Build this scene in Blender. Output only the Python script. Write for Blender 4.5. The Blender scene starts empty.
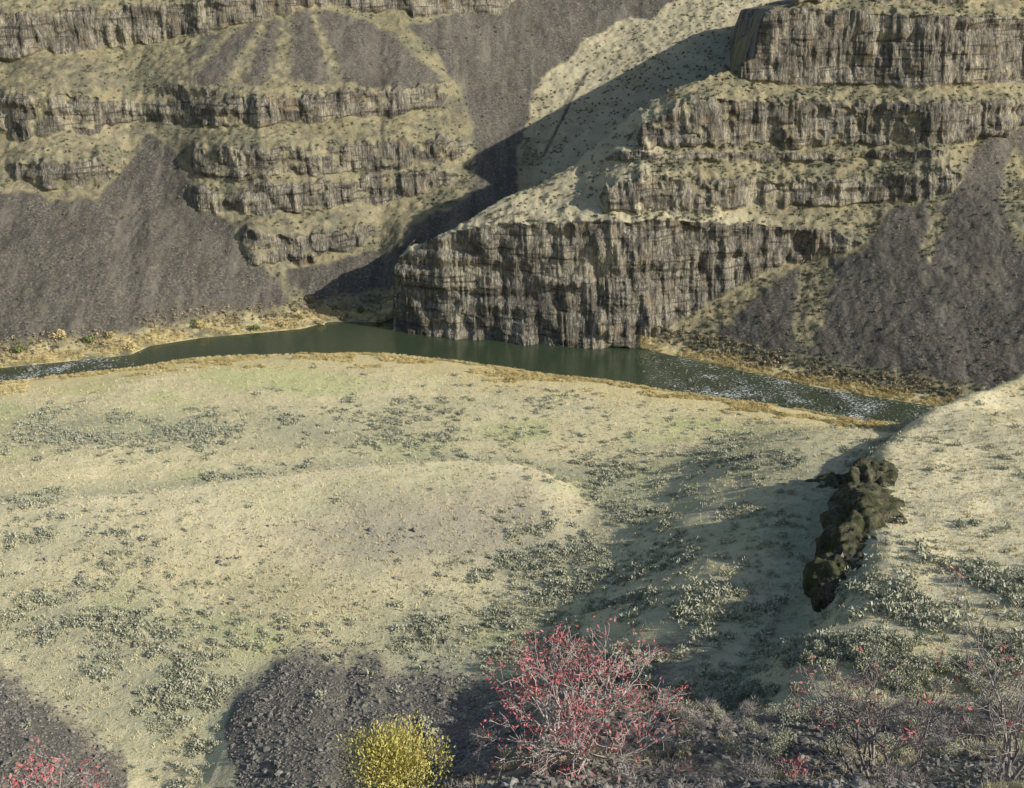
import bpy, math, random
import numpy as np
from mathutils import Vector
random.seed(7); rng=np.random.default_rng(7)
scene=bpy.context.scene
F=1098.0; PIT=math.radians(22.5); CP,SP=math.cos(PIT),math.sin(PIT); CH=100.0
def T(py):
    u=(394-np.asarray(py,float))/F; return (SP-u*CP)/(CP+u*SP)
def K(py):
    u=(394-np.asarray(py,float))/F; return CP+u*SP
def proj(x,y,z):
    zc=y*CP-(z-CH)*SP; up=y*SP+(z-CH)*CP
    return 512+F*x/zc, 394-F*up/zc
def W(px,py,z):
    Y=(CH-z)/T(py); return (px-512)/F/K(py)*Y, Y
# ---------- noise
def hsh(ix,iy,iz,s):
    h=(ix.astype(np.int64)*374761393+iy.astype(np.int64)*668265263+iz.astype(np.int64)*2147483647+s*1274126177)&0xffffffff
    h=((h^(h>>13))*1274126177)&0xffffffff
    h=((h^(h>>16))*2246822519)&0xffffffff
    h=h^(h>>15)
    return (h&0xffffff)/float(0xffffff)
def vn(x,y,z=0.0,s=0):
    x,y,z=np.broadcast_arrays(np.asarray(x,float),np.asarray(y,float),np.asarray(z,float))
    ix,iy,iz=np.floor(x),np.floor(y),np.floor(z)
    fx,fy,fz=x-ix,y-iy,z-iz
    fx=fx*fx*(3-2*fx);fy=fy*fy*(3-2*fy);fz=fz*fz*(3-2*fz)
    ix=ix.astype(np.int64);iy=iy.astype(np.int64);iz=iz.astype(np.int64)
    def c(a,b,d): return hsh(ix+a,iy+b,iz+d,s)
    v0=(c(0,0,0)*(1-fx)+c(1,0,0)*fx)*(1-fy)+(c(0,1,0)*(1-fx)+c(1,1,0)*fx)*fy
    if np.any(fz>0):
        v1=(c(0,0,1)*(1-fx)+c(1,0,1)*fx)*(1-fy)+(c(0,1,1)*(1-fx)+c(1,1,1)*fx)*fy
        v0=v0*(1-fz)+v1*fz
    return v0*2-1
def fbm(x,y,z=0.0,s=0,o=4):
    r=0;a=1.0;t=0
    for i in range(o):
        r=r+a*vn(np.asarray(x)*2**i,np.asarray(y)*2**i,np.asarray(z)*2**i,s+i*17); t+=a; a*=.5
    return r/t
def ss(a,b,x):
    t=np.clip((np.asarray(x,float)-a)/(b-a),0,1); return t*t*(3-2*t)
def pip(px,py,poly):
    ins=np.zeros(np.shape(px),bool); n=len(poly)
    for i in range(n):
        x1,y1=poly[i];x2,y2=poly[(i+1)%n]
        if y1==y2: continue
        c=((y1>py)!=(y2>py))&(px<(x2-x1)*(py-y1)/(y2-y1)+x1)
        ins^=c
    return ins.astype(float)
def blur(m,n=1):
    for _ in range(n):
        p=np.pad(m,1,mode='edge')
        m=(p[:-2,1:-1]+p[2:,1:-1]+p[1:-1,:-2]+p[1:-1,2:]+2*p[1:-1,1:-1])/6
    return m
def band(px,py,pts,s,jit=1.0,ext=0):
    xs=[p[0] for p in pts]
    yt=np.interp(px,xs,[p[1] for p in pts]); yb=np.interp(px,xs,[p[2] for p in pts])
    h=yb-yt
    k=np.clip(h/18,0,1)*jit
    yt=yt+k*(4.5*vn(px/14,0.5,0,s)+3*vn(px/5,1.5,0,s+1)+1.5*vn(px/2.2,.5,0,s+9))
    yb=yb+k*(6*vn(px/22,2.5,0,s+2)+3*vn(px/7,3.5,0,s+3))+ext*np.clip(h/12,0,1)
    ok=(h>2)&(px>xs[0])&(px<xs[-1])
    return ss(yt-1,yt+1,py)*(1-ss(yb-1.5,yb+1.5,py))*ok
# ---------- mesh helpers
def link(o):
    scene.collection.objects.link(o); return o
def mesh_np(name,V,Fc,mat,smooth=True,attrs=None):
    me=bpy.data.meshes.new(name); n,k=Fc.shape
    me.vertices.add(len(V)); me.vertices.foreach_set('co',np.ascontiguousarray(V,dtype=np.float32).ravel())
    me.loops.add(n*k); me.loops.foreach_set('vertex_index',np.ascontiguousarray(Fc,dtype=np.int32).ravel())
    me.polygons.add(n); me.polygons.foreach_set('loop_start',np.arange(0,n*k,k,dtype=np.int32))
    me.polygons.foreach_set('loop_total',np.full(n,k,dtype=np.int32))
    me.polygons.foreach_set('use_smooth',np.full(n,smooth,dtype=bool))
    me.update(calc_edges=True)
    if attrs:
        for an,a in attrs.items():
            ca=me.color_attributes.new(an,'FLOAT_COLOR','POINT')
            b=np.ones((len(V),4),np.float32); b[:,:a.shape[1]]=a
            ca.data.foreach_set('color',b.ravel())
    me.materials.append(mat)
    return me
def grid_faces(nr,nc):
    i=np.arange(nr-1)[:,None]*nc+np.arange(nc-1)[None,:]
    i=i.ravel()
    return np.stack([i,i+1,i+nc+1,i+nc],1)
def top(o,label,cat,kind=None,group=None):
    o["label"]=label; o["category"]=cat
    if kind: o["kind"]=kind
    if group: o["group"]=group
    return o
# ---------- materials
class NT:
    def __init__(s,name):
        s.m=bpy.data.materials.new(name); s.m.use_nodes=True; s.t=s.m.node_tree; s.n=s.t.nodes; s.l=s.t.links
        s.b=s.n['Principled BSDF']; s.b.inputs['Roughness'].default_value=.95
        s.b.inputs['Specular IOR Level'].default_value=.1
        s.geo=s.n.new('ShaderNodeNewGeometry')
    def inp(s,sock,v):
        if isinstance(v,bpy.types.NodeSocket): s.l.new(v,sock)
        elif isinstance(v,(tuple,list)) and len(v)==3 and sock.type=='RGBA': sock.default_value=(*v,1)
        else: sock.default_value=v
    def vec(s,sx,sy,sz):
        n=s.n.new('ShaderNodeVectorMath'); n.operation='MULTIPLY'; s.l.new(s.geo.outputs['Position'],n.inputs[0]); n.inputs[1].default_value=(sx,sy,sz); return n.outputs[0]
    def noise(s,scale,detail=3,vec=None,rough=.6):
        n=s.n.new('ShaderNodeTexNoise'); n.inputs['Scale'].default_value=scale; n.inputs['Detail'].default_value=detail; n.inputs['Roughness'].default_value=rough
        s.l.new(vec if vec is not None else s.geo.outputs['Position'],n.inputs['Vector']); return n.outputs['Fac']
    def vor(s,scale,vec,feat='F1',out='Distance'):
        n=s.n.new('ShaderNodeTexVoronoi'); n.feature=feat; n.inputs['Scale'].default_value=scale
        s.l.new(vec,n.inputs['Vector']); return n.outputs[out]
    def ramp(s,fac,stops):
        n=s.n.new('ShaderNodeValToRGB'); s.l.new(fac,n.inputs[0]); e=n.color_ramp.elements
        while len(e)<len(stops): e.new(.5)
        for i,(p,c) in enumerate(stops):
            e[i].position=p; e[i].color=(*c,1) if isinstance(c,(tuple,list)) else (c,c,c,1)
        return n.outputs[0]
    def mix(s,f,a,b,mode='MIX'):
        n=s.n.new('ShaderNodeMix'); n.data_type='RGBA'; n.blend_type=mode
        s.inp(n.inputs[0],f); s.inp(n.inputs[6],a); s.inp(n.inputs[7],b); return n.outputs[2]
    def math(s,op,a,b=0.0,clamp=False):
        n=s.n.new('ShaderNodeMath'); n.operation=op; n.use_clamp=clamp; s.inp(n.inputs[0],a); s.inp(n.inputs[1],b); return n.outputs[0]
    def attr(s,name):
        n=s.n.new('ShaderNodeAttribute'); n.attribute_name=name
        q=s.n.new('ShaderNodeSeparateColor'); s.l.new(n.outputs['Color'],q.inputs[0]); return q.outputs
    def bump(s,h,dist,strength=1.0):
        n=s.n.new('ShaderNodeBump'); s.l.new(h,n.inputs['Height']); n.inputs['Distance'].default_value=dist; n.inputs['Strength'].default_value=strength
        return n.outputs[0]
    def out(s,col,nor=None):
        s.inp(s.b.inputs['Base Color'],col)
        if nor is not None: s.l.new(nor,s.b.inputs['Normal'])
        return s.m

def terrain_mat(name,near):
    t=NT(name)
    m1=t.attr('m1'); m2=t.attr('m2')
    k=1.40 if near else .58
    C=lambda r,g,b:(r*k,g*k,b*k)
    big=t.noise(.035,4); med=t.noise(.3,6,rough=.7); fine=t.noise(2.4 if near else 1.1,5,rough=.75)
    g=t.ramp(big,[(.3,C(.45,.39,.225)),(.5,C(.555,.48,.285)),(.7,C(.62,.54,.325))])
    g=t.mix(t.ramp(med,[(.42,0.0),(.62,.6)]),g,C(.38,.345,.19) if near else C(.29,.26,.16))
    g=t.mix(t.ramp(fine,[(.36,.6),(.52,0.0)]),g,C(.22,.195,.12))
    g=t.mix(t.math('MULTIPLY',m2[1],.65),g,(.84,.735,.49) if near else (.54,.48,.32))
    g=t.mix(t.math('MULTIPLY',m2[2],.5),g,C(.33,.37,.14))
    g=t.mix(t.math('MULTIPLY',m2[0],.75),g,t.mix(fine,C(.20,.20,.13),C(.34,.335,.23)))
    sc=t.noise(1.5 if not near else 3.0,5,rough=.88)
    ks=1.35 if near else 1.0
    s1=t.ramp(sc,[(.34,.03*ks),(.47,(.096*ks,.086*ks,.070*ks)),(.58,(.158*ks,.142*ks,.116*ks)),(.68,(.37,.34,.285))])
    s1=t.mix(t.ramp(big,[(.45,0.0),(.7,.4)]),s1,(.175*ks,.153*ks,.118*ks))
    if not near:
        s1=t.mix(t.ramp(t.noise(.3,5,t.vec(1,.2,.2)),[(.48,0.0),(.62,.5)]),s1,(.060,.053,.044))
        s1=t.mix(t.ramp(t.noise(.22,5,t.vec(1,.12,.12)),[(.53,0.0),(.66,.5)]),s1,(.23,.205,.16))
    nz_=t.math('SUBTRACT',t.math('ADD',t.math('MULTIPLY',med,.6),t.math('MULTIPLY',fine,.4)),.5)
    edge=t.math('MULTIPLY',t.math('SUBTRACT',t.math('ADD',m1[1],t.math('MULTIPLY',nz_,2.6)),.28),1.6,True)
    c=t.mix(edge,g,s1)
    if near:
        c=t.mix(t.math('MULTIPLY',m1[0],t.ramp(fine,[(.35,1.0),(.65,.6)])),c,(.38,.335,.26))
    ye=t.ramp(fine,[(.3,(.38,.31,.14)),(.5,(.63,.53,.27)),(.68,(.77,.66,.39))])
    h=t.math('ADD',t.math('MULTIPLY',med,.8 if near else 1.1),t.math('MULTIPLY',fine,.3 if not near else .16))
    if not near:
        r=t.noise(1.6,5,t.vec(1,.8,.12),.7)
        r2=t.noise(.9,6,t.vec(1,1,.9),.78)
        rr=t.math('ADD',t.math('MULTIPLY',r,.5),t.math('MULTIPLY',r2,.5))
        rc=t.ramp(rr,[(.37,(.055,.050,.040)),(.45,(.135,.122,.097)),(.52,(.22,.20,.160)),(.61,(.40,.363,.29))])
        st=t.noise(.13,4,t.vec(1,1,.5))
        rc=t.mix(t.ramp(st,[(.40,.55),(.52,0.0)]),rc,(.08,.072,.057))
        rc=t.mix(t.ramp(st,[(.52,0.0),(.64,.5)]),rc,(.47,.415,.29))
        rc=t.mix(t.ramp(t.noise(.2,3),[(.56,0.0),(.68,.35)]),rc,(.33,.235,.125))
        cv=t.n.new('ShaderNodeVectorMath'); cv.operation='ADD'
        t.l.new(t.vec(1,.6,.07),cv.inputs[0])
        nz=t.n.new('ShaderNodeTexNoise'); nz.inputs['Scale'].default_value=.5; nz.inputs['Detail'].default_value=1; t.l.new(t.geo.outputs['Position'],nz.inputs['Vector'])
        sc_=t.n.new('ShaderNodeVectorMath'); sc_.operation='MULTIPLY'; t.l.new(nz.outputs['Color'],sc_.inputs[0]); sc_.inputs[1].default_value=(.8,.8,.8); t.l.new(sc_.outputs[0],cv.inputs[1])
        ce=t.vor(.9,cv.outputs[0],'DISTANCE_TO_EDGE')
        rc=t.mix(t.ramp(ce,[(.0,.6),(.08,0.0)]),rc,(.05,.045,.036))
        hz=t.noise(.6,4,t.vec(.12,.12,1.5))
        rc=t.mix(t.ramp(hz,[(.38,.75),(.44,0.0)]),rc,(.055,.05,.04))
        redge=t.math('MULTIPLY',t.math('SUBTRACT',t.math('ADD',m1[0],t.math('MULTIPLY',t.math('SUBTRACT',med,.5),2.0)),.28),1.8,True)
        c=t.mix(redge,c,rc)
        hr=t.math('ADD',rr,t.math('MULTIPLY',t.math('MINIMUM',ce,.2),.8))
        h=t.math('ADD',h,t.math('MULTIPLY',hr,t.math('MULTIPLY',m1[0],1.4)))
    c=t.mix(m1[2],c,ye)
    return t.out(c,t.bump(h,1.0,.6))
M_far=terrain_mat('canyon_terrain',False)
M_near=terrain_mat('bench_terrain',True)

# ================= canyon walls
def hsm(y,n):
    p=np.pad(y,n,mode='edge'); c=np.cumsum(np.concatenate([[0],p])); return (c[2*n+1:]-c[:-2*n-1])/(2*n+1)
def march(PX,PY,S,Y0,rock,wn):
    nr,nc=PX.shape; Y=np.zeros_like(PX); Z=np.zeros_like(PX)
    Y[0]=Y0; Z[0]=CH-Y0*T(PY[0])
    for j in range(1,nr):
        t=T(PY[j]); s=S[j]
        y=(CH-Z[j-1]+s*Y[j-1])/(t+s)
        w=.04+.15*(1-rock[j])
        y=y*(1-w)+w*hsm(hsm(y,wn),wn)
        Y[j]=np.maximum(y,Y[j-1]-.6); Z[j]=CH-Y[j]*t
    return Y,Z
def rock_relief(X,Y,Z,rock,s=0):
    lat=X+.35*Y
    b=fbm(lat/13,Z/60,0,s+50,2)*2.2+fbm(lat/4.2,Z/18,0,s+60,3)*.8
    c=np.abs(vn(lat/1.1,Z/14,0,s+70))*.6+vn(lat/1.5,Z/2.4,0,s+80)*.3
    blk=np.floor(2.5*vn(lat/2.6,Z/4.0,0,s+88))*.36
    st=vn(lat/16,Z/2.4,0,s+85)*.8
    return -(b+c+st+blk)*rock
def sheet(px,py0,Y0,py1,nr,paint,s=0,sil=None,bk=None):
    v=np.linspace(0,1,nr)
    PX=np.tile(px,(nr,1)); PY=py0[None,:]+(py1-py0)[None,:]*v[:,None]
    m=paint(PX,PY,py0[None,:])
    Yd,Z=march(PX,PY,m['S'],Y0,m['rock'],12)
    X=Yd*(PX-512)/F/K(PY)
    rk=blur(m['rock'],1)
    Yd=Yd+rock_relief(X,Yd,Z,rk,s)
    Z=Z+(1-rk)*(fbm(X/14,Yd/14,0,s+5,4)*1.1+fbm(X/2,Yd/2,0,s+6,3)*(.45+.3*(1-m['scree'])))*np.minimum(1,v[:,None]*12)
    if sil is not None:
        for c in range(PX.shape[1]):
            js=np.searchsorted(-PY[:,c],-sil[c])
            if js<nr:
                sp=.55+.85*float(ss(745,766,px[c]))
                js=max(js-1,0); n_=nr-js; dd=np.arange(n_)*sp; X[js:,c]=X[js,c]*(1+dd/600); Yd[js:,c]=Yd[js,c]+dd; Z[js:,c]=Z[js,c]-bk[c]*dd-(dd*dd*.004 if bk[c]>.5 else 0)
    return PX,PY,X,Yd,Z,m
pxL=np.arange(-300,1300,1.3)
y0L=np.interp(pxL,[-300,0,60,130,150,200,300,330,380,400,500,600,700,760,900,1300],[395,368,362,355,346,338,329,322,322,300,250,200,140,110,90,80])
Y0L=np.where(pxL<=380,100/T(y0L),0)
Y0L=np.where(pxL>380,np.interp(pxL,[380,400,500,600,700,760,900,1300],[100/T(322.),301,320,343,365,380,405,455]),Y0L)
y1L=np.full_like(pxL,-70.)
def paintL(PX,PY,y0):
    wx=PX+9*fbm(PX/25,PY/25,0,3,4); wy=PY+8*fbm(PX/25,PY/25,0,4,4)
    bands=[[(-300,95,132),(0,95,130),(50,92,132),(85,95,128),(110,100,125),(140,104,116),(165,92,120),(175,85,122),(220,90,122),(250,95,120),(300,98,118),(350,92,115),(400,88,110),(440,84,100),(455,82,82)],
     [(188,160,160),(195,148,175),(240,150,178),(300,148,172),(350,145,170),(400,142,165),(440,136,160),(465,142,150),(470,146,146)],
     [(185,190,190),(200,183,208),(240,185,212),(300,182,205),(360,178,200),(420,172,190),(450,170,185),(460,176,176)],
     [(240,235,235),(248,225,258),(290,237,262),(330,230,250),(360,225,240),(380,226,226)],
     [(5,165,165),(15,160,185),(60,165,188),(100,160,185),(125,166,166)],
     [(-300,8,62),(0,10,60),(40,12,52),(100,8,48),(160,5,42),(230,0,26),(290,-8,10),(300,0,0)],
     [(-300,-30,-12),(230,-28,-12),(260,-25,2),(350,-22,6),(430,-12,16),(500,-14,12),(520,-5,-5)]]
    rock=np.zeros_like(PX)
    cut=1-.6*ss(.15,.4,fbm(PX/13,PY/9,0,55,3))
    for i,b in enumerate(bands): rock=np.maximum(rock,band(wx*.15+PX*.85,PY,b,100+i*7,1.0,4 if i<4 else 0)*(cut if i<5 else .5+.5*cut))
    scr=[[(-300,215),(0,190),(30,192),(95,202),(138,155),(148,132),(172,150),(195,200),(235,225),(245,255),(290,300),(262,320),(150,330),(60,338),(-300,362)],
      [(185,66),(205,40),(245,22),(300,14),(345,10),(385,28),(420,58),(448,86),(400,86),(330,84),(270,84),(195,84)],
      [(405,25),(500,0),(560,-80),(830,-80),(690,0),(600,32),(545,80),(520,130),(512,200),(470,250),(400,290),(320,296),(285,285),(285,265),(390,250),(430,215),(472,200),(470,130),(457,80),(430,45)]]
    sm=np.zeros_like(PX)
    for i,p in enumerate(scr): sm=np.maximum(sm,pip(wx,wy,p))
    ch=np.zeros_like(PX)
    for cx,sl_,w_ in ((262,-.55,5),(285,-.15,7),(318,.35,4),(240,-1.0,4)):
        ch=np.maximum(ch,np.exp(-((PX-(cx+sl_*(PY-25))+2*vn(PY/9,cx,0,5))/(w_*(.5+PY/60)))**2)*((PY>14)&(PY<92)&(PX<345)))
    sm=sm*(1-.8*ch)
    sm=blur(sm,9)*(1-rock)
    sm=np.maximum(sm,.5*ss(.0,.4,fbm(PX/30,PY/12,0,33,4))*(1-rock)*(PX<480))
    base=.50+.12*fbm(PX/60,PY/20,0,9,3)
    S=base*(1-sm)+.62*sm
    S=S*(1-rock)+6.0*rock
    dy=y0-PY
    river=(PX<395)
    bank=(1-ss(8,26,dy+8*fbm(PX/20,PY/9,0,21,3)))*river
    yel=bank*ss(-.35,.2,fbm(PX/14,PY/5,0,22,3))
    sm=sm*(1-bank)
    S=np.where((dy<14)&river,.22,S)
    trail=np.exp(-((PX-(585-(PY-75)*.53))/1.9)**2)*((PY>70)&(PY<155))
    sage=np.clip(ss(-.1,.4,fbm(PX/16,PY/7,0,24,4))*(1-.7*ss(510,560,PX))+trail*.7+bank*.4,0,1)
    pale=ss(500,560,PX)*.8*(1-trail)+.2*ss(0,.5,fbm(PX/40,PY/10,0,27,3))
    return dict(S=S,rock=rock,scree=np.clip(sm*(1-rock)+trail*.9,0,1),yel=yel*.85,sage=sage,pale=pale,green=np.zeros_like(PX))
PXl,PYl,XL,YL,ZL,mL=sheet(pxL,y0L,Y0L,y1L,400,paintL,0)
def finish(X,Y,Z,m,pre,post):
    a1=np.stack([m['rock'],m['scree'],m['yel']],-1); a2=np.stack([m['sage'],m['pale'],m['green']],-1)
    Xs=[];Ys=[];Zs=[];A1=[];A2=[]
    for (dy,dz) in pre:
        Xs.append(X[:1]);Ys.append(Y[:1]+dy);Zs.append(Z[:1]+dz);A1.append(a1[:1]);A2.append(a2[:1])
    Xs.append(X);Ys.append(Y);Zs.append(Z);A1.append(a1);A2.append(a2)
    for (dy,dz) in post:
        Xs.append(X[-1:]*(1+dy/400));Ys.append(Y[-1:]+dy);Zs.append(Z[-1:]+dz);A1.append(a1[-1:]*0);A2.append(a2[-1:])
    return [np.concatenate(q,0) for q in (Xs,Ys,Zs,A1,A2)]
def build(name,q,mat):
    X,Y,Z,A1,A2=q; nr,nc=X.shape
    V=np.stack([X,Y,Z],-1).reshape(-1,3)
    me=mesh_np(name,V,grid_faces(nr,nc),mat,True,{'m1':A1.reshape(-1,3),'m2':A2.reshape(-1,3)})
    return link(bpy.data.objects.new(name,me))
q=finish(XL,YL,ZL,mL,[(-2,-30),(-.8,-1.5)],[(20,3),(120,10),(600,14),(4000,20)])
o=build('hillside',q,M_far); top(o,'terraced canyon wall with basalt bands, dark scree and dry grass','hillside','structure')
# ----- headland
pxR=np.concatenate([np.arange(393,1300,1.2)])
y0R=np.interp(pxR,[393,450,520,600,640,700,760,820,880,925,1024,1300],[330,337,343,346,348,362,375,388,398,405,425,470])
Y0R=100/T(y0R)
sil=np.interp(pxR,[393,400,430,470,500,560,600,640,680,720,755,759,766,800,850,900,1300],[268,256,238,219,201,172,142,108,87,74,56,24,6,-2,-16,-32,-66])
sil=sil+2.0*vn(pxR/9,.5,0,77)
bk=np.interp(pxR,[393,720,768,1300],[.75,.6,.06,.06])
def paintR(PX,PY,y0):
    wx=PX+8*fbm(PX/25,PY/25,0,13,4); wy=PY+8*fbm(PX/25,PY/25,0,14,4)
    rock=np.zeros_like(PX)
    bands=[[(380,255,336),(393,262,336),(430,240,340),(480,226,344),(560,222,348),(610,220,349),(640,222,345),(690,222,318),(740,222,285),(790,226,262),(840,232,252),(865,242,242)],
     [(598,195,195),(606,186,210),(640,174,212),(700,176,210),(760,178,207),(830,180,205),(890,176,204),(950,166,196),(965,176,176)],
     [(600,160,160),(620,152,160),(700,152,160),(800,152,160),(940,150,158),(950,152,152)],
     [(636,138,138),(642,122,148),(690,99,146),(760,101,146),(850,103,144),(930,101,142),(1005,100,140),(1030,102,120),(1050,108,108)],
     [(740,20,76),(768,10,82),(800,8,83),(900,14,84),(1024,16,84),(1300,16,84)],
     [(760,-60,-2),(900,-60,0),(1300,-60,2)]]
    for i,b in enumerate(bands):
        k=band(PX,PY,b,300+i*7,.5 if i in(0,4) else 1.0)
        if i in(1,2,3): k=k*(1-.6*ss(.2,.45,fbm(PX/13,PY/9,0,56+i,3)))
        rock=np.maximum(rock,k)
    rock=np.maximum(rock,((PX<400)&(PY>260))*1.0)
    scr=[[(1300,118),(1010,112),(985,130),(945,200),(885,212),(862,252),(805,262),(740,312),(716,332),(760,348),(860,366),(930,380),(1300,400)]]
    sm=np.zeros_like(PX)
    for p in scr: sm=np.maximum(sm,pip(wx,wy,p))
    gs=pip(wx,wy,[(1300,150),(1012,150),(1002,200),(1012,245),(1300,250)])
    gs2=pip(wx,wy,[(930,205),(948,212),(932,268),(922,252)])
    gs3=pip(wx,wy,[(806,262),(830,256),(834,300),(812,345),(795,345)])
    sm=blur(sm*(1-gs)*(1-gs2)*(1-gs3*.85),7)*(1-rock)
    sm=np.maximum(sm,.45*ss(.05,.45,fbm(PX/26,PY/12,0,43,4))*(1-rock)*ss(640,740,PX))
    base=.45+.12*fbm(PX/50,PY/18,0,19,3)
    S=base*(1-sm)+.64*sm
    S=S*(1-rock)+7.0*rock
    dy=y0-PY
    bank=(1-ss(7,20,dy+6*fbm(PX/20,PY/9,0,21,3)))*ss(632,660,PX)
    yel=bank*ss(-.4,.1,fbm(PX/14,PY/5,0,25,3))
    brown=ss(640,680,PX)*ss(330,345,PY)
    sm=sm*(1-bank)
    S=np.where((dy<14)&(PX>650),.25,S)
    sage=np.clip(ss(-.15,.35,fbm(PX/16,PY/7,0,28,4))+brown*.5,0,1)
    pale=ss(200,216,PY)*(1-ss(240,260,PY))*(1-ss(700,800,PX))+(1-ss(640,700,PX))*.8+.15*ss(0,.5,fbm(PX/40,PY/10,0,37,3))
    sage=sage*(1-.8*(1-ss(600,660,PX)))
    return dict(S=S,rock=rock,scree=sm*(1-rock),yel=yel*.85,sage=sage,pale=np.clip(pale,0,1),green=brown*.2)
PXr,PYr,XR,YR,ZR,mR=sheet(pxR,y0R,Y0R,np.full_like(pxR,-70.),400,paintR,11,sil,bk)
visR=(PYr>sil[None,:]+1)
q=finish(XR,YR,ZR,mR,[(-1.5,-14),(-.6,-3)],[(4,-1),(12,-5),(30,-16),(70,-45),(110,-75)])
X,Y,Z,A1,A2=q
e=[]
for d in (60,40,26,16,9,4,1.5):
    w=1.5*vn(Z[:,:1]/5,d/6.,0,91)
    e.append((X[:,:1]+.12*d+w,Y[:,:1]+d,Z[:,:1],A1[:,:1],A2[:,:1]))
q=[np.concatenate([ee[k] for ee in e]+[q[k]],1) for k in range(5)]
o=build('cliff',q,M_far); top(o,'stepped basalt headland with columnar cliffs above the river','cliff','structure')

# ================= NEAR GROUND heightfield
nsp=[(-300,432),(0,386),(100,375),(200,362),(300,355),(400,358),(480,367),(560,378),(640,388),(720,400),(800,412),(880,425),(1000,445),(1250,480)]
nsx=[];nsy=[]
for a,b in nsp:
    x_,y_=W(a,b,0.); nsx.append(float(x_)); nsy.append(float(y_))
mound=[(-80,505),(60,492),(200,478),(330,460),(450,449),(520,453),(575,468),(605,495),(590,560),(520,600),(420,640),(300,650),(200,600),(0,570)]
mw=[tuple(float(k) for k in W(a,b,10.)) for a,b in mound]
ft=[(-300,590),(0,652),(60,700),(120,752),(160,768),(200,735),(228,688),(250,655),(275,636),(305,628),(340,640),(375,636),(410,658),(440,655),(480,672),(520,680),(600,690),(800,705)]
fa=[(a-512)/F/float(K(b)) for a,b in ft]; fY=[90.0/float(T(b)) for a,b in ft]
lg=[(200,-3.0),(300,-2.9),(430,-2.7),(470,-1.7),(540,-.85),(700,-.75),(850,-1.0),(1024,-.7),(1200,-.3)]
la=[(a-512)/F/.79 for a,_ in lg]; lz=[b for _,b in lg]
br=[(8,28,44),(16,50,41),(33.4,91,36),(45.5,116,30),(64.4,168,22),(82.5,191,17.6),(104,206,19.5),(140,220,21),(250,245,24),(600,300,28)]
def seg_d(x,Y,pts,closed=False):
    d=np.full(np.shape(x),1e9); n=len(pts)
    for i in range(n if closed else n-1):
        x1,y1=pts[i][:2];x2,y2=pts[(i+1)%n][:2]; dx,dy=x2-x1,y2-y1
        t=np.clip(((x-x1)*dx+(Y-y1)*dy)/(dx*dx+dy*dy),0,1)
        d=np.minimum(d,np.hypot(x-x1-t*dx,Y-y1-t*dy))
    return d
def mound_sd(x,Y):
    return np.where(pip(x,Y,mw)>0,1,-1)*seg_d(x,Y,mw,True)
def br_sd(x,Y):
    xb=np.interp(Y,[b[1] for b in br],[b[0] for b in br])
    return np.where(x>xb,1,-1)*seg_d(x,Y,br)
def smax(a,b,k=1.5):
    h=np.clip(.5+.5*(a-b)/k,0,1); return b*(1-h)+a*h+k*h*(1-h)
def H(x,Y,full=False):
    x=np.asarray(x,float);Y=np.asarray(Y,float)
    a=x/np.maximum(Y,1)
    ds=np.interp(x,nsx,nsy)-Y+1.5*fbm(x/12,Y/12,0,60,2)
    bs=br_sd(x,Y)+2.0*fbm(x/9,Y/9,0,63,3)
    z=-2.2+3.6*ss(-5,3,ds)+.10*np.clip(ds-3,0,14)+.065*np.maximum(ds-17,0)
    z=z+(7*ss(-65,-6,bs)+(4.0+2.5*ss(175,120,Y))*ss(-42,-16,bs))*ss(8,50,ds)
    msd=mound_sd(x,Y)
    z=z+2.6*ss(-2.5,4,msd)*ss(140,172,Y)*(1-ss(.02,.09,a))
    z=z+.7*fbm(x/22,Y/22,0,61,3)*ss(3,20,ds)
    Yt=np.interp(a,fa,fY)+3.0*fbm(x/7,Y/30,0,62,3)+2.0*fbm(x/2.5,Y/12,0,162,3)
    tal=np.maximum(0,Yt-Y); z=z+.12*tal*ss(0,14,tal)
    bench=z
    zc=np.interp(Y,[b[1] for b in br],[b[2] for b in br])+.8*fbm(x/12,Y/12,0,64,3)
    drop=.88*-bs*ss(-2,7,-bs)
    hill=np.where(bs>0,zc+.10*np.minimum(bs,60)-.06*np.minimum(bs,14),zc-drop)
    dz=np.interp(a,la,lz); sl=.33-dz*.19
    led=np.where(Y<13,87.3+dz+4*sl+(13-Y)*.76,87.3+dz+(17-Y)*sl)
    led=np.where(Y>17,87.3+dz-(Y-17)*1.0,led)+.42*fbm(x/2.2,Y/2.2,0,65,4)
    z=smax(smax(bench,hill*ss(-2,8,ds)-3*(1-ss(-2,8,ds)),2.0),led,.5)
    z=z+(.12*fbm(x/2.2,Y/2.2,0,66,3))*ss(0,6,ds)*ss(15,40,Y)
    if full: return z,bench,hill,led,ds,msd,tal,bs
    return z
def visible(P,h=.5):
    ok=np.ones(len(P),bool)
    for t_ in np.linspace(.06,.985,60):
        x,y=P[:,0]*t_,P[:,1]*t_; zr=CH+(P[:,2]+h-CH)*t_
        ok&=~((H(x,y)>zr)&(y>5))
    return ok
rows=np.concatenate([[-20,-5,1],np.geomspace(4,330,760),[400,500]])
cols=np.concatenate([np.linspace(-1.6,-.62,40)[:-1],np.linspace(-.62,.62,820),np.linspace(.62,1.6,40)[1:]])
YY=np.tile(rows[:,None],(1,len(cols))); XX=cols[None,:]*np.maximum(YY,6)
ZZ,be,hi,le,ds,msd,tal,bs=H(XX,YY,True)
is_led=(le>np.maximum(be,hi)-.3)*1.0; is_hill=((hi>be)&(is_led<.5))*1.0; is_ben=(1-is_led)*(1-is_hill)
gpx,gpy=proj(XX,np.maximum(YY,2),ZZ)
HOL=[(115,690),(222,700),(235,788),(215,860),(140,860)]
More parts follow.
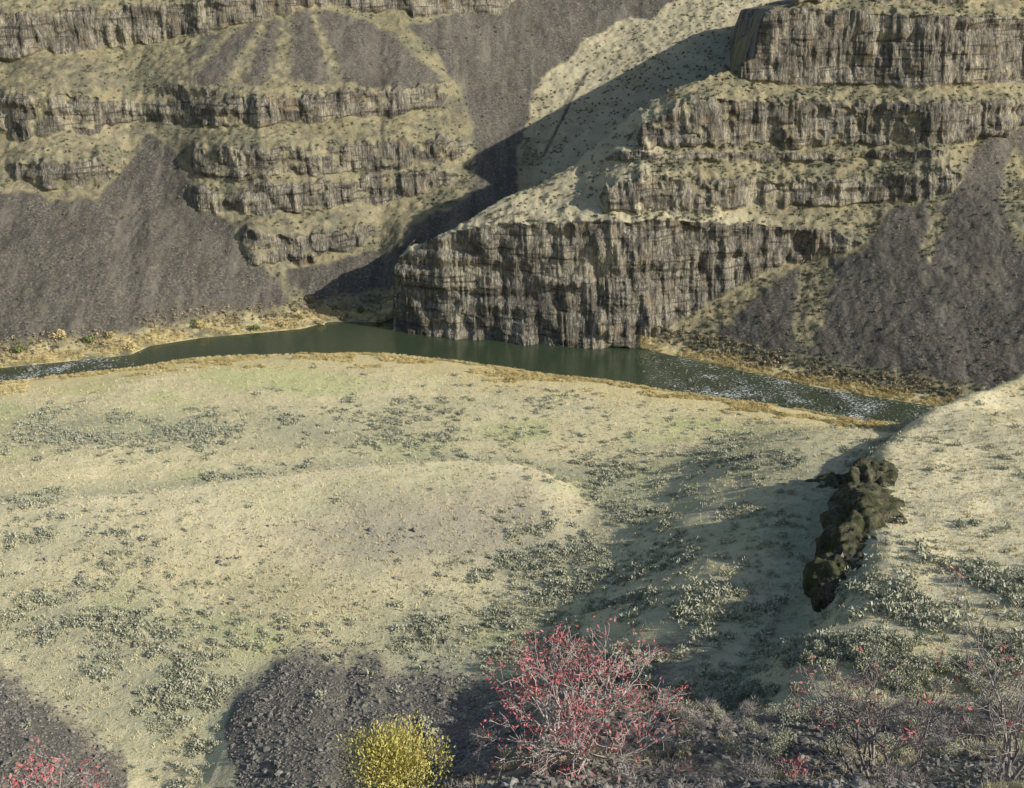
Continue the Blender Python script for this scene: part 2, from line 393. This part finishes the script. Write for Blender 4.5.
hol=pip(gpx+10*fbm(XX/5,YY/5,0,161,3),gpy,HOL)
scree=is_ben*ss(-1,12,tal)*(1-hol)*.95*(1-ss(0,14,bs+22))+is_led*(1.0-.35*ss(820,900,gpx))*ss(-.7,-.1,fbm(XX/2.5,YY/2.5,0,68,3))
flank=ss(-24,-12,bs)*(1-ss(-3,2,bs))*ss(195,165,YY)  # left side of the spur, whose shading is put into the ground colour
scree=np.maximum(scree,flank*.36)  # no scree here: the channel paints the flank's shade as dark brown patches
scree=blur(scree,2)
shadef=is_hill*ss(0,8,-bs)  # shaded left face of the hill, toned down in colour below
yel=np.maximum(is_ben,(ds<20)*1.0)*(1-ss(7,24,ds+10*fbm(XX/9,YY/9,0,69,3)))
def sagezone(px,py):
    Z_=[(200,430,270,20,.9),(470,405,160,16,.4),(60,545,75,25,.6),(40,512,70,15,.6),(560,560,90,45,.85),(460,640,120,45,.9),(90,640,140,50,.9),(170,700,110,50,.95),(625,485,60,30,.65),(710,520,100,45,.7),(660,600,90,60,.95),(700,670,120,50,1.0),(760,450,120,25,.45),(370,560,40,20,.3)]
    r=np.zeros(np.shape(px))
    for cx,cy,rx,ry,w in Z_: r=np.maximum(r,w*np.exp(-(((px-cx)/rx)**2+((py-cy)/ry)**2)))
    return r
sz=sagezone(gpx,gpy)
farm=ss(140,172,YY)*(1-ss(535,600,gpx))
out_edge=np.exp(-((msd+4)/4.0)**2)*is_ben*ss(140,172,YY)
sage=np.clip(is_ben*sz*1.3*(.85+.9*fbm(XX/6,YY/6,0,70,3))+out_edge*.9+shadef*.6+flank*.8+is_hill*(1-shadef)*ss(120,90,YY)*.5,0,1)  # sage growth; shadef and flank terms also paint the hill's shaded side darker
pale=np.clip(is_ben*ss(-2,5,msd)*.45*farm+np.exp(-((msd-1.5)/2.2)**2)*1.0*is_ben*(gpx>0)*farm+is_hill*(1-shadef)*.6*ss(80,110,YY),0,1)*(1-flank)  # pale tint left off the flank so its painted shade stays dark
grn=is_ben*np.clip(ss(-.05,.3,fbm(XX/20,YY/14,0,71,3)),0,1)*(1-ss(0,5,msd)*.6)
grav=is_ben*np.exp(-(((gpx-430)/130)**2+((gpy-525)/42)**2))
grav=np.clip(1.2*grav*(1+.5*fbm(XX/12,YY/12,0,171,3)),0,1)
scree=np.clip(scree+grav*.12,0,1.3)
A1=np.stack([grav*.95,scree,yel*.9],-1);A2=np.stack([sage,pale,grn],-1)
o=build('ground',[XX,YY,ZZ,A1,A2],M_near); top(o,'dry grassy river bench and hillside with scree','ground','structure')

# ================= WATER
t=NT('river_water')
m=t.attr('m1')
fo=t.noise(1.6,5,t.vec(.8,1.3,1),.8); fo2=t.noise(.13,3)
thr=t.math('SUBTRACT',t.math('ADD',fo,t.math('MULTIPLY',fo2,.45)),t.math('SUBTRACT',.86,t.math('MULTIPLY',m[0],.075)))
fm=t.math('MULTIPLY',t.math('MULTIPLY',thr,14.0,True),m[0],True)
t.b.inputs['Specular IOR Level'].default_value=.5
t.inp(t.b.inputs['Roughness'],t.mix(fm,(.09,.09,.09),(.6,.6,.6)))
M_w=t.out(t.mix(fm,(.045,.062,.034),(.75,.77,.76)),t.bump(t.noise(1.3,3,t.vec(.6,1.2,1)),.14,.45))
wx=np.linspace(-330,330,260); wy=np.linspace(150,345,100)
WX,WY=np.meshgrid(wx,wy); wpx,_=proj(WX,WY,0)
rp=np.clip(1-ss(90,150,wpx)+ss(600,700,wpx),0,1)
V=np.stack([WX,WY,WX*0],-1).reshape(-1,3)
me=mesh_np('river',V,grid_faces(100,260),M_w,True,{'m1':np.repeat(rp.reshape(-1,1),3,1)})
o=link(bpy.data.objects.new('river',me)); top(o,'calm dark green river with white rapids','river','structure')

# ================= plants
def leaf_mat(name,c1,c2,c3,sc=.7):
    t=NT(name)
    c=t.ramp(t.noise(sc,3,rough=.8),[(.3,c1),(.5,c2),(.7,c3)])
    return t.out(c)
M_sage=leaf_mat('sage_leaf',(.31,.31,.215),(.43,.43,.31),(.54,.53,.40),.8)
M_sagefar=leaf_mat('sage_leaf_far',(.14,.13,.085),(.20,.185,.12),(.28,.26,.17),.3)
M_tuft=leaf_mat('dry_grass_blade',(.48,.43,.265),(.64,.57,.36),(.76,.68,.45),.4)
M_gold=leaf_mat('golden_willow_leaf',(.36,.30,.13),(.62,.51,.25),(.78,.67,.40),.25)
M_brown=leaf_mat('brown_shrub_leaf',(.26,.21,.13),(.38,.31,.20),(.52,.43,.27),.3)
M_grn=leaf_mat('green_shrub_leaf',(.14,.17,.07),(.22,.25,.10),(.32,.34,.15),.5)
M_yel=leaf_mat('rabbitbrush_flower',(.34,.31,.09),(.56,.50,.15),(.72,.65,.26),7.0)
M_red=leaf_mat('sumac_leaf',(.28,.07,.07),(.50,.15,.15),(.62,.32,.29),5.0)
M_twig=leaf_mat('grey_twig',(.28,.245,.22),(.46,.41,.37),(.62,.57,.52),5.0)
M_twb=leaf_mat('brown_twig',(.17,.15,.135),(.30,.265,.24),(.44,.40,.37),5.0)
t=NT('basalt_rubble')
nn=t.noise(3.0,4,rough=.8); M_rub=t.out(t.ramp(nn,[(.3,(.09,.082,.069)),(.5,(.185,.17,.145)),(.68,(.38,.355,.31))]))
def clump(n,w,h,leaf,seed,up=.3,wid=.35,lob=7,sp=.15):
    r=np.random.default_rng(seed)
    L=r.normal(0,1,(lob,3))*[w*sp,w*sp,0]; L[:,2]=h*r.uniform(.3,.5,lob); R=r.uniform(.4,.55,lob)
    k=r.integers(0,lob,n); d=r.normal(0,1,(n,3)); d/=np.linalg.norm(d,axis=1)[:,None]
    c=L[k]+d*R[k][:,None]*np.array([w*.5,w*.5,h*.75])*r.uniform(.4,1.0,(n,1))
    c[:,2]=np.abs(c[:,2])
    a=d*.7+r.normal(0,.6,(n,3)); a[:,2]+=up; a/=np.linalg.norm(a,axis=1)[:,None]
    b=np.cross(a,r.normal(0,1,(n,3))); b/=np.linalg.norm(b,axis=1)[:,None]
    l=leaf*r.uniform(.6,1.4,(n,1))
    V=np.stack([c-b*l*wid,c+b*l*wid,c+a*l],1).reshape(-1,3)
    return V,np.arange(n*3).reshape(-1,3)
def tuft(n,w,h,seed,bw=.09):
    r=np.random.default_rng(seed)
    c=r.normal(0,w*.25,(n,3)); c[:,2]=0
    a=r.normal(0,.35,(n,3)); a[:,2]=1; a*=h*r.uniform(.6,1.2,(n,1))
    b=r.normal(0,1,(n,3)); b[:,2]=0; b/=np.linalg.norm(b,axis=1)[:,None]
    V=np.stack([c-b*w*bw,c+b*w*bw,c+a],1).reshape(-1,3)
    return V,np.arange(n*3).reshape(-1,3)
def scatter_merge(name,variants,P,S,mat,label,cat,rot3=False):
    Vs=[];Fs=[];off=0; n=len(P)
    kk=rng.integers(0,len(variants),n); ang=rng.uniform(0,6.283,n)
    for i,(v,f) in enumerate(variants):
        ix=np.where(kk==i)[0]
        if not len(ix): continue
        c,s=np.cos(ang[ix])[:,None],np.sin(ang[ix])[:,None]
        sx=S[ix][:,None]
        vv=np.repeat(v[None],len(ix),0)
        if rot3:
            st=rng.uniform(.6,1.3,(len(ix),1,3)); vv=vv*st
            t2=rng.uniform(0,6.28,len(ix))[:,None]
            y=vv[...,1]*np.cos(t2)-vv[...,2]*np.sin(t2); z=vv[...,1]*np.sin(t2)+vv[...,2]*np.cos(t2)
            vv=np.stack([vv[...,0],y,z],-1)
        x=(vv[...,0]*c-vv[...,1]*s)*sx; y=(vv[...,0]*s+vv[...,1]*c)*sx; z=vv[...,2]*sx
        q=np.stack([x+P[ix,0:1],y+P[ix,1:2],z+P[ix,2:3]],-1).reshape(-1,3)
        ff=(f[None]+(np.arange(len(ix))*len(v))[:,None,None]).reshape(-1,f.shape[1])+off
        Vs.append(q);Fs.append(ff);off+=len(q)
    me=mesh_np(name,np.concatenate(Vs),np.concatenate(Fs),mat,False)
    o=link(bpy.data.objects.new(name,me)); return top(o,label,cat,'stuff')
def sample(n,a0,a1,Y0,Y1,pw=2.0):
    a=rng.uniform(a0,a1,n); Y=(Y0**pw+(Y1**pw-Y0**pw)*rng.uniform(0,1,n))**(1/pw)
    x=a*Y; r=H(x,Y,True); px,py=proj(x,Y,r[0]); return x,Y,px,py,r
x,Y,px,py,(z,be_,hi_,le_,ds_,msd_,tal_,bs_)=sample(160000,-.62,.62,45,290,2.0)
isl=le_>np.maximum(be_,hi_)-.3; ish=(hi_>be_)&~isl
cl=fbm(x/6,Y/6,0,170,3)
den=sagezone(px,py)**1.3*1.4+.008+.4*np.exp(-((msd_+4)/4.0)**2)*ss(140,172,Y)
den=np.where((tal_>4)&(px<500),.05+1.0*pip(px,py,HOL),den)
den=np.where(ish,np.where(bs_<-3,1.2,.08+1.5*ss(120,95,Y)),den)
den=den*(.1+2.0*ss(-.1,.35,cl))
ok=(rng.uniform(0,1,len(x))<den*.30)&(ds_>13)&~isl&(px>-60)&(px<1090)&(py<860)
P=np.stack([x,Y,z-.05],1)[ok]
vis=visible(P,.2); pp=proj(P[:,0],P[:,1],P[:,2]); inn=vis&(pp[0]>15)&(pp[0]<1009)&(pp[1]<770)
P=np.concatenate([P[inn][np.argsort(P[inn][:,1])],P[~inn]])
S=rng.uniform(.45,1.15,len(P))*rng.choice([.7,1,1.35],len(P)); S[:300]=rng.uniform(.7,1.35,300)
big_=(P[:,1]<130)&(P[:,0]>8); S=np.where(big_&(np.arange(len(P))>=300),S*1.3,S)
print('sage',len(P),inn.sum(),P[299])
near_var=[clump(560,1.5,.9,.13,s,.5,.35,7,.12) for s in range(6)]
mid_var=[clump(76,1.5,.55,.24,s+20,.4) for s in range(6)]
nms=[mesh_np('sagebrush',v,f,M_sage,False) for v,f in near_var]
for i in range(300):
    o=link(bpy.data.objects.new('sagebrush',nms[i%6])); o.location=P[i]; o.rotation_euler=(0,0,rng.uniform(0,6.28)); s=S[i]*1.25; o.scale=(s,s,s)
    top(o,'low grey-green sagebrush growing on the dry slope','shrub',group='sagebrush on the dry slopes')
scatter_merge('sagebrush_cover',mid_var,P[300:],S[300:]*1.05,M_sage,'scattered grey-green sagebrush across the bench','shrubs')
x,Y,px,py,(z,be_,hi_,le_,ds_,msd_,tal_,bs_)=sample(70000,-.6,.6,60,280,1.6)
isl=le_>np.maximum(be_,hi_)-.3; ish=(hi_>be_)&~isl
ok=(ds_>12)&~isl&(px>-30)&(px<1060)&(py<830)&((tal_<2.5)|ish)&(rng.uniform(0,1,len(x))<.5)
P2=np.stack([x,Y,z-.03],1)[ok]; S2=rng.uniform(.5,1.2,len(P2))
scatter_merge('bunchgrass',[tuft(9,.6,.42,s) for s in range(6)],P2,S2,M_tuft,'pale dry bunchgrass tufts on the bench','grass')
# low cover on the near embankment
x,Y,px,py,(z,be_,hi_,le_,ds_,msd_,tal_,bs_)=sample(16000,-.1,.62,10,22,1.5)
onl=(le_>np.maximum(be_,hi_)-.3)&(px>430)&(px<1080)&(py<850)
nb=fbm(x/1.3,Y/1.3,0,191,3)
ok=onl&(nb+.15*ss(830,900,px)>.38)
P3=np.stack([x,Y,z-.02],1)[ok]; S3=rng.uniform(.4,.9,len(P3))
scatter_merge('embankment_grass',[tuft(34,.22,.17,s+30,.03) for s in range(5)],P3[::2],S3[::2],M_tuft,'thin dry grass between the rubble','grass')
ok=onl&(rng.uniform(0,1,len(x))<.004+.02*((Y>15.5)&(Y<18))+.012*ss(820,900,px)*(Y>14))&(nb>-.3)
P4=np.stack([x,Y,z-.02],1)[ok]
scatter_merge('embankment_brush',[clump(380,.75,.5,.09,s+90,.7,.06) for s in range(5)],P4,rng.uniform(.4,1.0,len(P4)),M_twb,'low bare brown brush along the embankment edge','shrubs')
ok=onl&(rng.uniform(0,1,len(x))<.045)&(px>680)&(Y>14)
P5=np.stack([x,Y,z-.02],1)[ok][:130]
scatter_merge('embankment_sage',[clump(900,.8,.45,.04,s+140,.6) for s in range(3)],P5,rng.uniform(.35,.85,len(P5)),M_sage,'small grey sage plants on the embankment','shrubs')
def farpts(X,Y,Z,PX,PY,m,n,cond):
    w=(1-m['rock'])*(1-.92*m['scree'])*cond; w=w*(.2+m['sage']); w=w.ravel()/w.sum()
    ix=rng.choice(len(w),n,p=w); return np.stack([X.ravel()[ix]+rng.normal(0,.4,n),Y.ravel()[ix],Z.ravel()[ix]-.15],1)
Pa=farpts(XL,YL,ZL,PXl,PYl,mL,6000,((PYl>-20)&(PXl<800)&(PYl<y0L[None,:]-12)))
Pb=farpts(XR,YR,ZR,PXr,PYr,mR,4400,((PYr<y0R[None,:]-10)&(PXr<1060)&visR))
Pf=np.concatenate([Pa,Pb]); Sf=rng.uniform(.3,1.0,len(Pf))
scatter_merge('canyon_brush',[clump(22,1.3,.8,.45,s+40,.3) for s in range(5)],Pf,Sf,M_sagefar,'dark low brush dotted over the canyon terraces','shrubs')
def bankgrid(X,Y,Z,PX,PY,y0,n,lo,hi,x0,x1):
    cn=fbm(X/9,Y/5,0,155,3)
    msk=((y0[None,:]-PY)>lo)&((y0[None,:]-PY)<hi+8*cn)&(PX>x0)&(PX<x1)&(cn>-.3)
    ix=rng.choice(np.where(msk.ravel())[0],n); return np.stack([X.ravel()[ix],Y.ravel()[ix],Z.ravel()[ix]-.1],1)
xa=rng.uniform(-150,90,18000); oa=rng.uniform(0,18,18000)**1.0; Ya=np.interp(xa,nsx,nsy)-oa; ka=fbm(xa/9,Ya/4,0,156,3)>(-.35+.05*oa)
xa,Ya=xa[ka],Ya[ka]; za=np.maximum(H(xa,Ya),0)
PB=np.concatenate([np.stack([xa,Ya,za-.1],1),bankgrid(XL,YL,ZL,PXl,PYl,y0L,1800,1,15,-40,395),bankgrid(XR,YR,ZR,PXr,PYr,y0R,1500,1,11,640,960)])
scatter_merge('riverbank_reeds',[clump(60,1.5,.8,.2,s+60,.9) for s in range(5)],PB,rng.uniform(.3,1.05,len(PB)),M_gold,'straw-gold autumn reeds and willows along the water','reeds')
PB2=np.concatenate([bankgrid(XL,YL,ZL,PXl,PYl,y0L,600,6,30,-40,395),bankgrid(XR,YR,ZR,PXr,PYr,y0R,450,6,26,660,1000)])
scatter_merge('riverbank_brush',[clump(30,1.7,1.2,.5,s+70,.4) for s in range(5)],PB2,rng.uniform(.3,.9,len(PB2)),M_brown,'brown brush on the river banks','shrubs')
wm=[mesh_np('willow_shrub',*clump(300,3.2,2.4,.4,s+80,.6),[M_gold,M_gold,M_brown,M_grn][s],False) for s in range(4)]
wl=[(202,328,0),(60,338,1),(90,342,3),(300,318,1),(345,318,2),(360,312,3),(322,324,0),(130,350,1),(20,352,3),(310,300,2),(378,322,1),(255,330,3),(285,326,0),(195,322,3),(335,308,3),(110,338,0)]
for i,(a,b,k) in enumerate(wl):
    ix=np.argmin((PXl-a)**2+(PYl-b)**2)
    o=link(bpy.data.objects.new('willow_shrub',wm[k])); o.location=(XL.ravel()[ix],YL.ravel()[ix],ZL.ravel()[ix]-.2); o.rotation_euler=(0,0,i); s=.7+.5*rng.random(); o.scale=(s*1.2,s,s)
    top(o,['golden willow shrub beside the river','golden willow shrub beside the river','brown leafless willow shrub beside the river','green willow shrub on the far river bank'][k],'shrub',group='willows along the river')
# ---------- rocks
def ico(sub):
    import bmesh
    bm=bmesh.new(); bmesh.ops.create_icosphere(bm,subdivisions=sub,radius=1.0)
    V=np.array([v.co[:] for v in bm.verts]); Fc=np.array([[v.index for v in f.verts] for f in bm.faces]); bm.free(); return V,Fc
def rockv(sub,seed):
    V,Fc=ico(sub); r=np.random.default_rng(seed)
    for _ in range(9):
        d=r.normal(0,1,3); d/=np.linalg.norm(d); k=r.uniform(.45,.8); h=V@d; V=V-np.outer(np.maximum(0,h-k),d)
    return V*r.uniform(.7,1.1,3),Fc
x,Y,px,py,(z,be_,hi_,le_,ds_,msd_,tal_,bs_)=sample(60000,-.6,.6,7,27,1.5)
isl=le_>np.maximum(be_,hi_)-.3
ok=isl&(Y<19.5)&(px>380)&(px<1080)&(py<850)&(fbm(x/1.5,Y/1.5,0,90,2)>-.5+.3*ss(830,930,px)*(Y>14))
Pr=np.stack([x,Y,z],1)[ok][:15000]
scatter_merge('basalt_rubble',[rockv(1,s) for s in range(8)],Pr,np.minimum(rng.lognormal(-3.1,.45,len(Pr)),.13),M_rub,'loose dark basalt rubble on the embankment','rocks',rot3=True)
x,Y,px,py,(z,be_,hi_,le_,ds_,msd_,tal_,bs_)=sample(90000,-.6,.1,60,160,2)
ok=(tal_>10*vn(x/2,Y/2,0,201)*rng.uniform(0,1,len(x))+rng.uniform(0,12,len(x)))&(hi_<be_)&(px>-30)&(px<520)&(py<840)&(pip(px+10*fbm(x/5,Y/5,0,161,3),py,HOL)<.5)&(le_<be_)
Pr=np.stack([x,Y,z-.05],1)[ok][:20000]; print('scree',len(Pr))
scatter_merge('scree_stones',[rockv(1,s+9) for s in range(6)],Pr,rng.lognormal(-1.75,.45,len(Pr)),M_rub,'dark basalt scree fan spilling onto the grass','rocks',rot3=True)
n=420
pxx=np.concatenate([rng.uniform(640,915,300),rng.uniform(-20,140,120)])
k=rng.uniform(.05,.95,n)
fy=np.where(pxx>500,np.interp(pxx,pxR,y0R),np.interp(pxx,pxL,y0L)); ny=np.interp(pxx,[a for a,b in nsp],[b for a,b in nsp])
xx_,yy_=W(pxx,fy*k+ny*(1-k),0.)
scatter_merge('river_stones',[rockv(1,s+19) for s in range(6)],np.stack([xx_,yy_,xx_*0],1),rng.lognormal(-1.2,.45,n),M_rub,'dark stones breaking the surface of the rapids','rocks',rot3=True)
# ---------- outcrop
t=NT('outcrop_rock')
r=t.noise(.9,7,t.vec(1,1,.5),.8)
c=t.ramp(r,[(.34,(.03,.027,.019)),(.46,(.085,.078,.052)),(.55,(.16,.146,.095)),(.68,(.34,.31,.20))])
c=t.mix(t.ramp(t.noise(.45,4),[(.44,0.0),(.58,.6)]),c,(.13,.145,.062))
M_out=t.out(c,t.bump(r,1.0,1.0))
def outcrop(loc,sc,rz,seed,label):
    V,Fc=ico(6)
    for k in range(14):
        r=np.random.default_rng(seed*50+k); d=r.normal(0,1,3)*[1,1.4,.6]; d/=np.linalg.norm(d); q=r.uniform(.7,.92); h=V@d; V=V-np.outer(np.maximum(0,h-q),d)*.85
    nrm=V/np.linalg.norm(V,axis=1)[:,None]; W_=V*np.array(sc)
    dsp=fbm(W_[:,0]/3,W_[:,1]/3,W_[:,2]/4,seed,5)*1.2-np.abs(fbm(W_[:,0]/2.0,W_[:,1]/2.0,W_[:,2]/5,seed+5,4))*1.4
    W_=W_+nrm*dsp[:,None]*min(min(sc),3)*.5
    me=mesh_np('rock_outcrop',W_,Fc,M_out,True)
    o=link(bpy.data.objects.new('rock_outcrop',me)); o.location=loc; o.rotation_euler=(0,0,rz); top(o,label,'rock'); return o
def onb(Y,off,dz):
    xb=float(np.interp(Y,[b[1] for b in br],[b[0] for b in br])); return (xb+off,Y,float(H(xb+off,Y))+dz)
outcrop(onb(147,-2.6,-1.9),(6.0,12,4.4),-.345,2,'mossy basalt outcrop on the hill crest')
outcrop(onb(131,-3.2,-1.9),(6.8,15,5.0),-.345,1,'long craggy dark basalt outcrop below the hill crest')
outcrop(onb(117,-4.2,-2.2),(5.0,10,3.8),-.345,6,'low dark rock ledge on the hill flank')
outcrop(onb(159,-8.0,-1.3),(5.5,5.0,2.6),.5,3,'shaded boulder below the crest of the grassy hill')
# ---------- branching shrubs
def shrub(name,base,hgt,wid,nst,leaves,leafmat,seed,label,cat='shrub',depth=4,leafsz=.09,group=None,thick=.022,upb=.02,mat=None):
    r=np.random.default_rng(seed); V=[];Fc=[];tips=[]
    def tube(p0,p1,r0,r1):
        d=p1-p0; d/=np.linalg.norm(d)+1e-9; a=np.cross(d,[.3,.5,.8]); a/=np.linalg.norm(a)+1e-9; b=np.cross(d,a); o=len(V)
        for p,rr in((p0,r0),(p1,r1)):
            for k in range(5):
                t_=k*1.2566; V.append(p+rr*(math.cos(t_)*a+math.sin(t_)*b))
        for k in range(5): Fc.append((o+k,o+(k+1)%5,o+5+(k+1)%5,o+5+k))
    def grow(p,d,L,rad,dep):
        n=3; q=p
        for i in range(n):
            d=d+r.normal(0,.15,3)+np.array([0,0,upb]); d/=np.linalg.norm(d)
            q2=q+d*L/n; tube(q,q2,rad*(1-.2*i/n*2),rad*(1-.2*(i+1)/n*2)); q=q2
            if dep>0 and i>0 and r.random()<.45:
                e=d+r.normal(0,.6,3); e/=np.linalg.norm(e); grow(q,e,L*.6,rad*.5,dep-1)
        if dep==0: tips.append((q,d))
        if dep>0:
            for _ in range(2):
                e=d+r.normal(0,.45,3)+np.array([0,0,upb*2]); e/=np.linalg.norm(e); grow(q,e,L*r.uniform(.6,.85),max(rad*.62,.006),dep-1)
    for i in range(nst):
        an=6.283*(i+r.uniform(-.3,.3))/nst; sp=r.uniform(.25,1.0)*wid/hgt
        d=np.array([math.cos(an)*sp,math.sin(an)*sp,1.0]); d/=np.linalg.norm(d)
        grow(np.array([r.normal(0,.12),r.normal(0,.12),-.1]),d,hgt*.36,thick*r.uniform(.7,1.2),depth)
    V=np.array(V)
    e=bpy.data.objects.new(name,None); link(e); e.location=base; e.empty_display_size=.3; top(e,label,cat,group=group)
    me=mesh_np('stem',V,np.array(Fc),mat or M_twig,True); o=link(bpy.data.objects.new('stem',me)); o.parent=e
    LV=[];k=0
    zt=np.median([q[2] for q,_ in tips])
    for q,d in tips:
        if r.random()>leaves*(1.6 if q[2]>zt else .4): continue
        for _ in range(r.integers(3,9)):
            c=q+r.normal(0,.065,3); a=d*.4+r.normal(0,.6,3)-np.array([0,0,.25]); a/=np.linalg.norm(a); b=np.cross(a,r.normal(0,1,3)); b/=np.linalg.norm(b)
            l=leafsz*r.uniform(.6,1.3); LV+= [c,c+a*l*.5+b*l*.2,c+a*l,c+a*l*.5-b*l*.2]; k+=1
    if k:
        me=mesh_np('foliage',np.array(LV),np.arange(k*4).reshape(-1,4),leafmat,False); o=link(bpy.data.objects.new('foliage',me)); o.parent=e
    print(name,len(V),k)
    return e
def gnd(px,Y):
    a=(px-512)/F/.79; x=a*Y; return (x,Y,float(H(x,Y)))
shrub('sumac_shrub',gnd(575,14.3),2.1,3.3,19,.48,M_red,3,'red-leaved sumac shrub with bare pale stems on rubble',depth=4,leafsz=.072,thick=.030)
shrub('sumac_shrub',gnd(868,13.4),2.2,1.9,9,.06,M_red,5,'nearly bare purplish-grey sumac with few red leaves',depth=4,leafsz=.08,thick=.030,upb=.03,mat=M_twb)
shrub('sumac_shrub',gnd(1012,12.4),2.8,1.5,8,.06,M_red,8,'tall nearly bare grey sumac with few red leaves',depth=4,leafsz=.08,thick=.032,upb=.04,mat=M_twb)
shrub('sumac_shrub',gnd(800,12.2),.5,.5,5,.4,M_red,9,'small red sumac sprout among rubble',depth=2,leafsz=.06,thick=.01)
shrub('sumac_shrub',gnd(45,12.6),1.1,1.9,12,.42,M_red,12,'low spreading red sumac on the embankment',depth=3,leafsz=.08,thick=.014)
v,f=clump(8500,1.5,1.1,.036,61,1.0,.3,20,.14)
e=bpy.data.objects.new('rabbitbrush',None); link(e); g_=gnd(394,13.5); e.location=(g_[0],g_[1],g_[2]+.1); top(e,'round yellow-green rabbitbrush in bloom on the embankment','shrub')
o=link(bpy.data.objects.new('foliage',mesh_np('foliage',v,f,M_yel,False))); o.parent=e; o.scale=(1.08,1.08,1.5)

# ================= camera & light
cam=bpy.data.cameras.new('camera'); cam.sensor_width=36; cam.lens=36*F/1024; cam.clip_end=12000; cam.clip_start=.1
co=link(bpy.data.objects.new('camera',cam)); co.location=(0,0,CH); co.rotation_euler=(math.pi/2-PIT,0,0); scene.camera=co
EL=math.radians(27.5)
sd=np.array([.92*math.cos(EL),-.392*math.cos(EL),math.sin(EL)])
sl=bpy.data.lights.new('sun','SUN'); sl.energy=5.0; sl.angle=math.radians(.5); sl.color=(1,.95,.85)
so=link(bpy.data.objects.new('sun',sl)); so.rotation_euler=Vector(sd).to_track_quat('Z','Y').to_euler(); so.location=(200,-100,300)
w=bpy.data.worlds.new('World'); scene.world=w; w.use_nodes=True; nt=w.node_tree
sk=nt.nodes.new('ShaderNodeTexSky'); sk.sky_type='NISHITA'; sk.sun_disc=False; sk.sun_elevation=EL; sk.sun_rotation=math.atan2(sd[0],sd[1])
bg=nt.nodes['Background']; bg.inputs['Strength'].default_value=.13; nt.links.new(sk.outputs[0],bg.inputs[0])
scene.view_settings.view_transform='Standard'; scene.view_settings.look='None'; scene.view_settings.exposure=0
